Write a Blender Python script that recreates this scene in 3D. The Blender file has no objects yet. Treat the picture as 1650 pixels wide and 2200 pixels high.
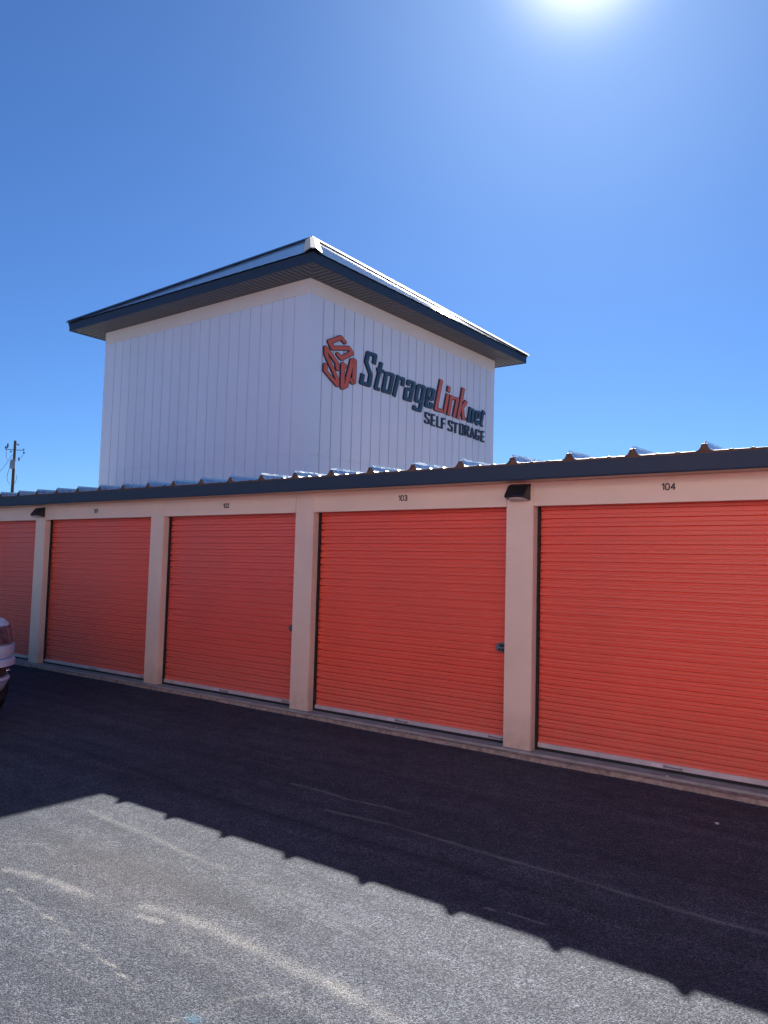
import bpy, bmesh, math, random
import numpy as np
from mathutils import Vector, Matrix
random.seed(4)
rng = np.random.default_rng(4)
scene = bpy.context.scene
COL = scene.collection

# ---------------------------------------------------------------- camera
cam_d = bpy.data.cameras.new("camera")
cam = bpy.data.objects.new("camera", cam_d)
COL.objects.link(cam)
R_ = Vector((0.7965979, 0.6039341, 0.0263680))
U_ = Vector((0.0211896, -0.0714881, 0.9972164))
F_ = Vector((-0.6041380, 0.7938218, 0.0697444))
m = Matrix((R_, U_, -F_)).transposed().to_4x4()
m.translation = Vector((3.95656, -7.31956, 1.79295))
cam.matrix_world = m
cam_d.sensor_fit = 'VERTICAL'
cam_d.sensor_height = 24.0
cam_d.lens = 1697.92 / 2200 * 24.0
cam_d.clip_start = 0.05
cam_d.clip_end = 3000
scene.camera = cam

# ---------------------------------------------------------------- light
SUN = Vector((-0.483, 1.116, 1.0)).normalized()
elev = math.asin(SUN.z)
azim = math.atan2(SUN.x, SUN.y)
world = bpy.data.worlds.new("World")
scene.world = world
world.use_nodes = True
wn = world.node_tree
bg = wn.nodes["Background"]
sky = wn.nodes.new("ShaderNodeTexSky")
sky.sky_type = 'NISHITA'
sky.sun_disc = False
sky.sun_elevation = elev
sky.sun_rotation = azim
sky.altitude = 1500
sky.air_density = 1.0
sky.dust_density = 1.0
sky.ozone_density = 3.0
tint = wn.nodes.new("ShaderNodeMix"); tint.data_type = 'RGBA'; tint.blend_type = 'MULTIPLY'
tint.inputs[0].default_value = 1.0
tint.inputs[7].default_value = (0.35, 0.57, 0.86, 1)      # deep high-altitude blue
wn.links.new(sky.outputs[0], tint.inputs[6])
# aureole of scattered light round the sun (forward scattering the sky model leaves out)
wtc = wn.nodes.new("ShaderNodeTexCoord")
dotn = wn.nodes.new("ShaderNodeVectorMath"); dotn.operation = 'DOT_PRODUCT'
dotn.inputs[1].default_value = SUN
wn.links.new(wtc.outputs["Generated"], dotn.inputs[0])
mx0 = wn.nodes.new("ShaderNodeMath"); mx0.operation = 'MAXIMUM'; mx0.inputs[1].default_value = 0.0
wn.links.new(dotn.outputs["Value"], mx0.inputs[0])
last = tint.outputs[2]
for power, colr_ in ((620.0, (11.0, 10.0, 8.4, 1)), (40.0, (0.42, 0.42, 0.34, 1))):
    pw = wn.nodes.new("ShaderNodeMath"); pw.operation = 'POWER'; pw.inputs[1].default_value = power
    wn.links.new(mx0.outputs[0], pw.inputs[0])
    ad = wn.nodes.new("ShaderNodeMix"); ad.data_type = 'RGBA'; ad.blend_type = 'ADD'
    ad.inputs[7].default_value = colr_
    wn.links.new(pw.outputs[0], ad.inputs[0]); wn.links.new(last, ad.inputs[6])
    last = ad.outputs[2]
wn.links.new(last, bg.inputs[0])
bg.inputs[1].default_value = 0.05
sun_d = bpy.data.lights.new("sun", 'SUN')
sun_d.energy = 5.0
sun_d.angle = math.radians(0.53)
sun_d.color = (1.0, 0.945, 0.87)
sun = bpy.data.objects.new("sun", sun_d)
sun.rotation_euler = SUN.to_track_quat('Z', 'Y').to_euler()
COL.objects.link(sun)
scene.view_settings.view_transform = 'Standard'
scene.view_settings.look = 'None'
scene.view_settings.exposure = 1.5
scene.view_settings.gamma = 1.0

# ---------------------------------------------------------------- materials
def mat(name, col, rough=0.5, metal=0.0, spec=0.5, noise=0.0, nscale=8.0, bump=0.0, bscale=60.0, streak=0.0):
    M = bpy.data.materials.new(name)
    M.use_nodes = True
    nt = M.node_tree
    b = nt.nodes["Principled BSDF"]
    b.inputs["Base Color"].default_value = (*col, 1)
    b.inputs["Roughness"].default_value = rough
    b.inputs["Metallic"].default_value = metal
    b.inputs["Specular IOR Level"].default_value = spec
    tc = nt.nodes.new("ShaderNodeTexCoord")
    if noise:
        n = nt.nodes.new("ShaderNodeTexNoise")
        n.inputs["Scale"].default_value = nscale
        n.inputs["Detail"].default_value = 6
        mp = nt.nodes.new("ShaderNodeMapping")
        mp.inputs["Scale"].default_value = (1, 1, 1 - streak)
        nt.links.new(tc.outputs["Object"], mp.inputs[0])
        nt.links.new(mp.outputs[0], n.inputs["Vector"])
        r = nt.nodes.new("ShaderNodeMapRange")
        r.inputs[1].default_value = 0.3; r.inputs[2].default_value = 0.7
        r.inputs[3].default_value = 1 - noise; r.inputs[4].default_value = 1 + noise * 0.6
        nt.links.new(n.outputs["Fac"], r.inputs[0])
        mx = nt.nodes.new("ShaderNodeMix"); mx.data_type = 'RGBA'; mx.blend_type = 'MULTIPLY'
        mx.inputs[0].default_value = 1
        mx.inputs[6].default_value = (*col, 1)
        nt.links.new(r.outputs[0], mx.inputs[7])
        nt.links.new(mx.outputs[2], b.inputs["Base Color"])
        r2 = nt.nodes.new("ShaderNodeMapRange")
        r2.inputs[1].default_value = 0.3; r2.inputs[2].default_value = 0.7
        r2.inputs[3].default_value = max(0.02, rough - 0.08); r2.inputs[4].default_value = min(1, rough + 0.1)
        nt.links.new(n.outputs["Fac"], r2.inputs[0])
        nt.links.new(r2.outputs[0], b.inputs["Roughness"])
    if bump:
        n2 = nt.nodes.new("ShaderNodeTexNoise")
        n2.inputs["Scale"].default_value = bscale
        n2.inputs["Detail"].default_value = 4
        nt.links.new(tc.outputs["Object"], n2.inputs["Vector"])
        bp = nt.nodes.new("ShaderNodeBump")
        bp.inputs["Strength"].default_value = bump
        bp.inputs["Distance"].default_value = 0.004
        nt.links.new(n2.outputs["Fac"], bp.inputs["Height"])
        nt.links.new(bp.outputs[0], b.inputs["Normal"])
    return M

TAN = mat("tan_paint", (0.88, 0.66, 0.52), 0.42, noise=0.07, nscale=1.6, bump=0.12, bscale=90)
BOUNCE_WALL = mat("bounce_hall_stucco", (0.74, 0.75, 0.79), 0.8, noise=0.06, nscale=2)  # pale wall of the added hall, tuned for the light it bounces
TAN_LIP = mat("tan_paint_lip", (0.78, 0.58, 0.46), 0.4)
def weathered(M, col, dust, top):
    """each door fades a little differently; wind-blown dust on the lowest part"""
    nt = M.node_tree; b = nt.nodes["Principled BSDF"]
    src = b.inputs["Base Color"].links[0].from_socket
    oi = nt.nodes.new("ShaderNodeObjectInfo")
    hv = nt.nodes.new("ShaderNodeHueSaturation")
    for inp, lo, hi in (("Value", 0.96, 1.04), ("Saturation", 0.97, 1.02), ("Hue", 0.499, 0.502)):
        r = nt.nodes.new("ShaderNodeMapRange"); r.inputs[3].default_value = lo; r.inputs[4].default_value = hi
        nt.links.new(oi.outputs["Random"], r.inputs[0]); nt.links.new(r.outputs[0], hv.inputs[inp])
    nt.links.new(src, hv.inputs["Color"])
    ge = nt.nodes.new("ShaderNodeNewGeometry"); sx = nt.nodes.new("ShaderNodeSeparateXYZ"); nt.links.new(ge.outputs["Position"], sx.inputs[0])
    r = nt.nodes.new("ShaderNodeMapRange"); r.inputs[1].default_value = 0.0; r.inputs[2].default_value = top; r.inputs[3].default_value = 1; r.inputs[4].default_value = 0
    nt.links.new(sx.outputs["Z"], r.inputs[0])
    n = nt.nodes.new("ShaderNodeTexNoise"); n.inputs["Scale"].default_value = 9; n.inputs["Detail"].default_value = 8; nt.links.new(ge.outputs["Position"], n.inputs["Vector"])
    m_ = nt.nodes.new("ShaderNodeMath"); m_.operation = 'MULTIPLY'; nt.links.new(r.outputs[0], m_.inputs[0]); nt.links.new(n.outputs["Fac"], m_.inputs[1])
    m2 = nt.nodes.new("ShaderNodeMath"); m2.operation = 'MULTIPLY'; m2.inputs[1].default_value = dust; nt.links.new(m_.outputs[0], m2.inputs[0])
    mx = nt.nodes.new("ShaderNodeMix"); mx.data_type = 'RGBA'; mx.inputs[7].default_value = (*col, 1)
    nt.links.new(m2.outputs[0], mx.inputs[0]); nt.links.new(hv.outputs[0], mx.inputs[6]); nt.links.new(mx.outputs[2], b.inputs["Base Color"])
ORANGE = mat("orange_door_paint", (0.86, 0.130, 0.085), 0.38, noise=0.05, nscale=1.3, streak=0.5)
weathered(ORANGE, (0.42, 0.28, 0.22), 0.5, 0.7)
weathered(TAN, (0.36, 0.28, 0.22), 0.9, 0.45)
NAVY = mat("slate_blue_trim", (0.034, 0.053, 0.088), 0.5, spec=0.25, noise=0.08, nscale=2)
WHITE = mat("white_siding", (0.76, 0.81, 0.92), 0.42, noise=0.05, nscale=0.9, streak=0.8)
JOINT_SHADE_SOFT = mat("panel_joint_shade_soft", (0.68, 0.72, 0.83), 0.6)
JOINT_SHADE = mat("panel_joint_shade", (0.55, 0.59, 0.69), 0.6)  # siding tone darkened to paint in the shade of the panel grooves
CREAM = mat("cream_trim", (0.84, 0.76, 0.72), 0.4, noise=0.05, nscale=1.0)
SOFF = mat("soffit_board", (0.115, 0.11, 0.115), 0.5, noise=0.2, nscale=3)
GALV = mat("galvalume", (0.62, 0.64, 0.66), 0.28, metal=0.85, noise=0.12, nscale=5)
BROWN = mat("foam_closure", (0.16, 0.095, 0.07), 0.9, noise=0.4, nscale=30)
DARKROOF = mat("dark_metal_roof", (0.035, 0.042, 0.055), 0.045, spec=0.15)
HIPCAP = mat("pale_hip_cap", (0.10, 0.12, 0.15), 0.5, spec=0.2)
ALU = mat("aluminium_bar", (0.58, 0.53, 0.54), 0.4, metal=0.15, noise=0.15, nscale=8)
RUBBER = mat("black_rubber", (0.012, 0.012, 0.014), 0.7)
BLACK = mat("black_plastic", (0.015, 0.018, 0.024), 0.35, noise=0.1, nscale=20)
LENS = mat("frosted_lens", (0.55, 0.5, 0.48), 0.35)
CONC = mat("concrete", (0.33, 0.32, 0.31), 0.85, noise=0.25, nscale=6, bump=0.6, bscale=70)
CONC2 = mat("rough_concrete_edge", (0.34, 0.26, 0.21), 0.9, noise=0.45, nscale=18, bump=1.0, bscale=40)
STICK = mat("sticker", (0.72, 0.66, 0.74), 0.4, noise=0.2, nscale=120)
INKM = mat("number_ink", (0.02, 0.02, 0.03), 0.5)
SIGNNAVY = mat("sign_edge", (0.02, 0.03, 0.055), 0.4)
SIGNSLATE = mat("sign_slate_face", (0.035, 0.075, 0.12), 0.4)
SIGNORANGE = mat("sign_orange_face", (0.68, 0.12, 0.055), 0.4)
STEEL = mat("dull_steel", (0.25, 0.26, 0.28), 0.35, metal=0.8, noise=0.3, nscale=60)
WOOD = mat("pole_wood", (0.20, 0.12, 0.07), 0.85, noise=0.45, nscale=4, streak=0.9)
PORC = mat("porcelain", (0.12, 0.10, 0.11), 0.3)
GREYM = mat("transformer_grey", (0.42, 0.44, 0.45), 0.45)
WIRE = mat("wire", (0.03, 0.03, 0.035), 0.6)
BARK = mat("bark", (0.20, 0.15, 0.12), 0.9)
CARW = mat("white_car_paint", (0.70, 0.76, 0.86), 0.3, spec=0.35)
GLASS = mat("dark_glass", (0.02, 0.022, 0.028), 0.06, spec=0.8)
HLAMP = mat("headlight_glass", (0.10, 0.11, 0.13), 0.08, spec=0.9, noise=0.6, nscale=14)
CHROME = mat("chrome", (0.7, 0.7, 0.72), 0.12, metal=1)
TYRE = mat("tyre_rubber", (0.014, 0.014, 0.015), 0.8)
REDL = mat("tail_light_red", (0.3, 0.01, 0.01), 0.15)
PEB = mat("pebble_stone", (0.55, 0.5, 0.4), 0.8, noise=0.2)

# ---------------------------------------------------------------- helpers
def link(name, me, M, parent=None, smooth=False):
    o = bpy.data.objects.new(name, me)
    COL.objects.link(o)
    for k in (M if isinstance(M, (list, tuple)) else [M]):
        me.materials.append(k)
    if parent is not None:
        o.parent = parent
    if smooth:
        for p in me.polygons: p.use_smooth = True
    return o
def obj(name, bm, M, parent=None, smooth=False, off=None):
    bmesh.ops.recalc_face_normals(bm, faces=bm.faces)
    me = bpy.data.meshes.new(name)
    bm.to_mesh(me); bm.free()
    o = link(name, me, M, parent, smooth)
    if off is not None: o.location = off
    return o
def tag(o, label=None, cat=None, group=None, kind=None):
    if label: o['label'] = label
    if cat: o['category'] = cat
    if group: o['group'] = group
    if kind: o['kind'] = kind
    return o
def empty(name, loc=(0, 0, 0), rz=0):
    o = bpy.data.objects.new(name, None)
    o.empty_display_size = 0.2
    COL.objects.link(o)
    o.location = loc; o.rotation_euler = (0, 0, rz)
    return o
def box(bm, x0, y0, z0, x1, y1, z1, bev=0.0):
    r = bmesh.ops.create_cube(bm, size=1)
    for v in r['verts']:
        v.co = Vector(((x0 + x1) / 2 + v.co.x * (x1 - x0), (y0 + y1) / 2 + v.co.y * (y1 - y0), (z0 + z1) / 2 + v.co.z * (z1 - z0)))
    if bev:
        es = list({e for v in r['verts'] for e in v.link_edges})
        bmesh.ops.bevel(bm, geom=es, offset=bev, segments=2, affect='EDGES', profile=0.6)
def boxobj(name, b, M, parent=None, bev=0.0):
    bm = bmesh.new(); box(bm, *b, bev=bev)
    return obj(name, bm, M, parent)
def tube(bm, a, b, r0, r1=None, n=10, caps=True):
    a = Vector(a); b = Vector(b); r1 = r0 if r1 is None else r1
    d = (b - a).normalized()
    u = d.orthogonal().normalized(); w = d.cross(u)
    A = [bm.verts.new(a + (u * math.cos(t) + w * math.sin(t)) * r0) for t in [2 * math.pi * i / n for i in range(n)]]
    B = [bm.verts.new(b + (u * math.cos(t) + w * math.sin(t)) * r1) for t in [2 * math.pi * i / n for i in range(n)]]
    for i in range(n):
        bm.faces.new((A[i], A[(i + 1) % n], B[(i + 1) % n], B[i]))
    if caps:
        bm.faces.new(A); bm.faces.new(B[::-1])
def extrude_profile(bm, prof, axis_a, axis_b, closed=False):
    """prof: list of (p,q,...) 3D points at start; axis shift vector"""
    A = [bm.verts.new(Vector(p) + axis_a) for p in prof]
    B = [bm.verts.new(Vector(p) + axis_b) for p in prof]
    n = len(prof)
    for i in range(n if closed else n - 1):
        j = (i + 1) % n
        bm.faces.new((A[i], A[j], B[j], B[i]))
    if closed:
        bm.faces.new(A[::-1]); bm.faces.new(B)
    return A, B

# worn scrapes and tyre lines on the asphalt: ground polyline, half width, strength
WEAR=[
( [(0.32, -4.57), (0.51, -4.54), (0.78, -4.52), (1.12, -4.52), (1.44, -4.53), (1.64, -4.53), (1.97, -4.57)] , 0.036 , 0.66 ),
( [(0.4, -4.66), (0.55, -4.64)] , 0.018 , 0.8 ),
( [(-0.72, -4.79), (-0.56, -4.75), (-0.37, -4.71), (-0.02, -4.69)] , 0.026 , 0.66 ),
( [(-0.02, -4.69), (0.48, -4.64), (0.93, -4.62), (1.2, -4.57)] , 0.054 , 0.3 ),
( [(-0.45, -4.93), (-0.36, -4.94), (0.05, -4.97), (0.36, -5.01), (0.67, -5.05), (1.01, -5.1)] , 0.005 , 0.8 ),
( [(-1.37, -3.82), (-1.08, -3.85), (-0.58, -3.87), (-0.18, -3.93), (0.27, -3.94)] , 0.02 , 0.55 ),
( [(0.57, -3.96), (0.91, -3.96), (1.23, -3.99), (1.58, -4.0)] , 0.02 , 0.4 ),
( [(1.28, -5.18), (1.35, -5.05), (1.37, -4.89), (1.43, -4.79), (1.53, -4.66)] , 0.007 , 0.6 ),
( [(-1.18, -4.61), (-1.06, -4.5), (-0.95, -4.41)] , 0.01 , 0.5 ),
( [(0.66, -5.49), (0.8, -5.51), (0.92, -5.52)] , 0.01 , 0.45 ),
( [(-0.78, -2.3), (-0.44, -2.29), (-0.12, -2.32), (0.19, -2.28), (0.45, -2.29)] , 0.008 , 1.15 ),
( [(-0.08, -2.65), (0.44, -2.6), (0.96, -2.62), (1.42, -2.64), (1.98, -2.66), (2.34, -2.68), (2.73, -2.7), (3.08, -2.69)] , 0.014 , 0.8 ),
( [(1.72, -3.38), (1.88, -3.36), (2.07, -3.35)] , 0.006 , 0.9 ),
( [(2.84, -2.46), (3.04, -2.48)] , 0.008 , 0.6 ),
( [(2.51, -3.14), (2.68, -3.13), (3.07, -3.04)] , 0.006 , 0.25 ),
( [(0.65, -1.74), (1.05, -1.79), (1.39, -1.7)] , 0.025 , 0.2 ),
( [(-2.18, -2.91), (-1.29, -3.0), (-0.57, -3.02), (-0.12, -2.99), (0.74, -3.0), (1.15, -2.97), (1.62, -3.0), (2.14, -3.02), (2.53, -3.05)] , 0.016 , -0.5 ),
( [(-0.06, -4.33), (0.5, -4.28), (0.99, -4.23)] , 0.106 , -0.12 ),
( [(1.55, -4.52), (2.3, -4.66), (2.9, -4.80)] , 0.05 , 0.45 ),
( [(0.4, -4.78), (1.2, -4.72), (1.9, -4.74)] , 0.03 , 0.35 ),
( [(-1.3, -4.20), (-0.5, -4.24), (0.4, -4.20)] , 0.012 , 0.35 ),
( [(0.2, -3.94), (1.0, -4.06), (2.0, -4.15)] , 0.018 , 0.38 ),
( [(-5.5, -1.3), (-3.0, -1.42), (-1.2, -1.40)] , 0.010 , 0.45 ),
( [(-2.0, -1.95), (-0.8, -2.02)] , 0.008 , 0.5 ),
( [(0.9, -1.2), (1.7, -1.25), (2.3, -1.22)] , 0.02 , 0.25 ),
( [(-4.0, -2.1), (-2.2, -2.2), (0.5, -2.15), (3.0, -2.2)] , 0.05 , -0.3 ),
( [(-0.3, -5.35), (0.5, -5.2), (1.2, -5.22)] , 0.01 , 0.4 ),
( [(-1.1, -1.0), (-0.95, -1.02)] , 0.07 , -0.35 ),
( [(1.35, -0.75), (1.5, -0.8)] , 0.05 , -0.4 ),
( [(-3.6, -1.6), (-3.4, -1.65)] , 0.09 , -0.3 ),
( [(0.3, -1.75), (0.38, -1.72)] , 0.04 , -0.4 ),
( [(2.1, -2.0), (2.2, -1.95)] , 0.06 , -0.3 ),
( [(-1.0, -2.75), (0.6, -2.8), (2.4, -2.86), (3.4, -2.85)] , 0.03 , 0.22 ),
( [(-2.5, -0.55), (0.0, -0.5), (2.6, -0.62)] , 0.05 , 0.2 ),
]

# ---------------------------------------------------------------- ground
G = -0.06
def seg_dist(px, py, a, b):
    ax, ay = a; bx, by = b
    dx, dy = bx - ax, by - ay
    L = dx * dx + dy * dy + 1e-12
    t = np.clip(((px - ax) * dx + (py - ay) * dy) / L, 0, 1)
    return np.hypot(px - (ax + t * dx), py - (ay + t * dy)), t
xs = np.concatenate([-np.geomspace(600, 8, 16), np.arange(-7, 5.0, 0.025), np.geomspace(6, 600, 16)])
ys = np.concatenate([-np.geomspace(600, 8, 14), np.arange(-7.0, -0.3, 0.025), [-0.3, 0.0, 1, 4, 12], np.geomspace(20, 900, 12)])
X, Y = np.meshgrid(xs, ys)
near = (np.abs(X) < 40) & (np.abs(Y) < 40)
Z = np.full_like(X, G)
Z += np.where(near & (Y < -0.5), 0.004 * np.sin(X * 1.3 + 0.7) * np.sin(Y * 1.1), 0)
ny, nx = X.shape
co = np.stack([X, Y, Z], -1).reshape(-1, 3)
ii = np.arange(ny * nx).reshape(ny, nx)
faces = np.stack([ii[:-1, :-1], ii[:-1, 1:], ii[1:, 1:], ii[1:, :-1]], -1).reshape(-1, 4)
me = bpy.data.meshes.new("asphalt_ground")
me.vertices.add(len(co)); me.vertices.foreach_set("co", co.ravel())
me.loops.add(faces.size); me.loops.foreach_set("vertex_index", faces.ravel().astype(np.int32))
me.polygons.add(len(faces)); me.polygons.foreach_set("loop_start", np.arange(0, faces.size, 4, dtype=np.int32))
me.polygons.foreach_set("loop_total", np.full(len(faces), 4, dtype=np.int32))
me.update(calc_edges=True)
light = np.zeros(X.size); dark = np.zeros(X.size)
px, py = co[:, 0], co[:, 1]
# gentle hand-wobble for scrape lines
wob = 0.004 * np.sin(px * 5.0 + 1.0) + 0.003 * np.sin(px * 23.0)
for pts, hw, s in WEAR:
    hw2 = max(hw * 2.3, 0.014)
    best = np.full(X.size, 9.0); tt = np.zeros(X.size); n = len(pts) - 1
    for i in range(n):
        d, t = seg_dist(px, py + wob, pts[i], pts[i + 1])
        mk = d < best
        best = np.where(mk, d, best); tt = np.where(mk, (i + t) / n, tt)
    prof = np.exp(-(best / hw2) ** 2 * 1.3)
    fade = 0.85 + 0.15 * np.sin(tt * 23 + s * 40) * np.sin(tt * 9)
    if s > 0: light = np.maximum(light, prof * s * fade)
    else: dark = np.maximum(dark, prof * -s)
bl = np.exp(-(np.hypot((px - 1.354) / 0.035, (py + 5.09) / 0.02)) ** 2)
br = np.exp(-(np.hypot((px + 0.1) / 0.9, (py + 4.4) / 0.35)) ** 2) + 0.5 * np.exp(-(np.hypot((px + 0.27) / 0.08, (py + 4.39) / 0.04)) ** 2)
ca = me.color_attributes.new("wear", 'FLOAT_COLOR', 'POINT')
ca.data.foreach_set("color", np.stack([light, dark, bl, br], -1).astype(np.float32).ravel())

ASPH = bpy.data.materials.new("asphalt"); ASPH.use_nodes = True
nt = ASPH.node_tree; N = nt.nodes; Lk = nt.links.new
b = N["Principled BSDF"]
def node(t, **k):
    n = N.new(t)
    for a, v in k.items(): setattr(n, a, v)
    return n
def math_(op, a, c=None, clamp=False):
    n = node("ShaderNodeMath", operation=op); n.use_clamp = clamp
    for i, v in enumerate((a, c)):
        if v is None: continue
        if isinstance(v, (int, float)): n.inputs[i].default_value = v
        else: Lk(v, n.inputs[i])
    return n.outputs[0]
def maprange(v, a, c, d, e):
    n = node("ShaderNodeMapRange")
    Lk(v, n.inputs[0])
    for i, q in enumerate((a, c, d, e)): n.inputs[i + 1].default_value = q
    return n.outputs[0]
def mix(fac, a, c, mode='MIX'):
    n = node("ShaderNodeMix", data_type='RGBA', blend_type=mode)
    if isinstance(fac, (int, float)): n.inputs[0].default_value = fac
    else: Lk(fac, n.inputs[0])
    for i, v in ((6, a), (7, c)):
        if isinstance(v, tuple): n.inputs[i].default_value = v
        else: Lk(v, n.inputs[i])
    return n.outputs[2]
geo = node("ShaderNodeNewGeometry")
def noise(scale, detail=4, rough=0.6, stretch=(1, 1, 1)):
    mp = node("ShaderNodeMapping"); mp.inputs["Scale"].default_value = stretch
    Lk(geo.outputs["Position"], mp.inputs[0])
    n = node("ShaderNodeTexNoise"); n.inputs["Scale"].default_value = scale
    n.inputs["Detail"].default_value = detail; n.inputs["Roughness"].default_value = rough
    Lk(mp.outputs[0], n.inputs["Vector"])
    return n.outputs["Fac"]
def voro(scale, feature='F1'):
    v = node("ShaderNodeTexVoronoi", feature=feature); v.inputs["Scale"].default_value = scale
    Lk(geo.outputs["Position"], v.inputs["Vector"])
    return v
at = node("ShaderNodeVertexColor", layer_name="wear")
sp = node("ShaderNodeSeparateColor"); Lk(at.outputs["Color"], sp.inputs[0])
v1 = voro(135); v2 = voro(290)
cellr = node("ShaderNodeSeparateColor"); Lk(v1.outputs["Color"], cellr.inputs[0])
cell2 = node("ShaderNodeSeparateColor"); Lk(v2.outputs["Color"], cell2.inputs[0])
n_big = noise(0.5, 3, 0.5, (0.35, 1, 1))
n_mid = noise(6, 5, 0.65)
n_fine = noise(150, 3, 0.7)
n_str = noise(3.0, 4, 0.6, (0.10, 1.6, 1))
# base grey from stones: mostly tar with stones showing
stone = maprange(cellr.outputs[0], 0.3, 1.0, 0.0, 1.0)
stone2 = maprange(cell2.outputs[0], 0.45, 1.0, 0.0, 1.0)
st_mask = math_('ADD', math_('MULTIPLY', math_('POWER', stone, 1.6), 0.6), math_('MULTIPLY', math_('POWER', stone2, 1.8), 0.55))
expo = maprange(n_mid, 0.3, 0.7, 0.55, 1.15)
st_mask = math_('MULTIPLY', st_mask, expo)
expo2 = maprange(n_str, 0.35, 0.68, 0.75, 1.3)
st_mask = math_('MULTIPLY', st_mask, expo2, clamp=True)
colr = mix(st_mask, (0.018, 0.023, 0.036, 1), (0.195, 0.212, 0.250, 1))
big = maprange(n_big, 0.3, 0.7, 0.85, 1.15)
colr = mix(1.0, colr, big, 'MULTIPLY')
brown = math_('MULTIPLY', at.outputs["Alpha"], 0.18)
colr = mix(brown, colr, (0.12, 0.09, 0.07, 1))
# scraped, pale aggregate
grain = math_('ADD', math_('MULTIPLY', cell2.outputs[1], 0.6), math_('MULTIPLY', n_fine, 0.6))
thr = math_('SUBTRACT', math_('ADD', math_('MULTIPLY', sp.outputs[0], 0.8), math_('MULTIPLY', grain, 1.35)), 1.14)
lm = math_('MULTIPLY', math_('MULTIPLY', thr, 2.6, clamp=True), math_('MULTIPLY', sp.outputs[0], 1.6, clamp=True))
colr = mix(lm, colr, (0.26, 0.255, 0.245, 1))
dk = maprange(sp.outputs[1], 0, 1, 1.0, 0.45)
colr = mix(1.0, colr, dk, 'MULTIPLY')
colr = mix(math_('MULTIPLY', sp.outputs[2], 0.4), colr, (0.10, 0.28, 0.42, 1))
Lk(colr, b.inputs["Base Color"])
rg = maprange(cell2.outputs[2], 0, 1, 0.5, 1.0)
Lk(rg, b.inputs["Roughness"])
b.inputs["Specular IOR Level"].default_value = 0.16
hgt = math_('ADD', math_('MULTIPLY', v1.outputs["Distance"], -0.9), math_('MULTIPLY', v2.outputs["Distance"], -0.5))
hgt = math_('ADD', hgt, math_('MULTIPLY', n_fine, 0.5))
bp = node("ShaderNodeBump"); bp.inputs["Strength"].default_value = 0.75; bp.inputs["Distance"].default_value = 0.006
Lk(hgt, bp.inputs["Height"]); Lk(bp.outputs[0], b.inputs["Normal"])
tag(link("asphalt_ground", me, ASPH), kind='structure')

# ---------------------------------------------------------------- low storage building
CX = [-12.29, -9.27, -6.01, -3.03, -0.01, 3.04, 6.09]
CW = 0.309
H = 2.462; ZF0 = 2.705; ZF1 = 2.858
XL, XR, DEP = -18.4, 9.4, 3.05
bld = empty("storage_building", (0, 0, 0))
tag(bld, "long low storage building with tan frame and orange-red roll-up doors 101 to 104", "storage building")
# foundation slab
boxobj("foundation", (XL, -0.055, -0.30, XR, DEP, 0.0), CONC, bld)
# columns
cols_x = [-18.39, -15.34] + CX + [9.09]
for x in cols_x:
    bm = bmesh.new(); box(bm, x, 0, 0.0, x + CW, 0.10, ZF0 - 0.002)
    es = [e for e in bm.edges if abs(e.verts[0].co.z - e.verts[1].co.z) > 1 and e.verts[0].co.y < 0.01]
    bmesh.ops.bevel(bm, geom=es, offset=0.006, segments=2, affect='EDGES')
    obj("column", bm, TAN, bld)

def stroke_faces(bm, pts, closed, w, k, depth, round_cap=False, rj=4):
    """centreline in (s,z); k squeezes s so the stroke is wider across than down"""
    P = [Vector((s * k, z)) for s, z in pts]
    n = len(P)
    hw = w / 2
    def V(p): return bm.verts.new((depth, p.x / k, p.y))
    segs = [(P[i], P[(i + 1) % n]) for i in range(n if closed else n - 1)]
    dirs = [(q - p).normalized() for p, q in segs]
    nor = [Vector((-d.y, d.x)) for d in dirs]
    m_ = len(segs)
    joins = {}
    for j in (range(n) if closed else range(1, n - 1)):
        i0 = (j - 1) % m_; i1 = j % m_
        d0, d1 = dirs[i0], dirs[i1]
        cr = d0.x * d1.y - d0.y * d1.x
        sgn_ = 1 if cr > 0 else -1       # inner side = left when turning left
        nb = (nor[i0] + nor[i1])
        nb = nb.normalized() if nb.length > 1e-4 else nor[i0]
        cosn = max(0.25, nb.dot(nor[i0]))
        inn = V(P[j] + nb * sgn_ * hw / cosn)
        a0 = -sgn_ * nor[i0]; a1 = -sgn_ * nor[i1]
        ang0 = math.atan2(a0.y, a0.x); dl = math.atan2(a0.x * a1.y - a0.y * a1.x, a0.dot(a1))
        arc = [V(P[j] + Vector((math.cos(ang0 + dl * t / rj), math.sin(ang0 + dl * t / rj))) * hw * (1.0)) for t in range(rj + 1)]
        for t in range(rj): bm.faces.new((inn, arc[t], arc[t + 1]))
        joins[j] = (sgn_, inn, arc)
    def ends(j, i, start):
        """left and right verts at point j for segment i"""
        if j in joins:
            s_, inn, arc = joins[j]
            o = arc[-1] if start else arc[0]
            return (inn, o) if s_ > 0 else (o, inn)
        l, r = V(P[j] + nor[i] * hw), V(P[j] - nor[i] * hw)
        if round_cap:
            dd = -dirs[i] if start else dirs[i]
            prev = l; c_ = P[j]
            for t in range(1, 7):
                a = math.pi * t / 7
                q = nor[i] * math.cos(a) * hw + dd * math.sin(a) * hw
                v = V(c_ + q)
                bm.faces.new((prev, v, r)) if t < 7 else None
                prev = v
        return l, r
    for i in range(m_):
        l0, r0 = ends(i, i, True); l1, r1 = ends((i + 1) % n, i, False)
        bm.faces.new((l0, l1, r1, r0))
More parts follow.
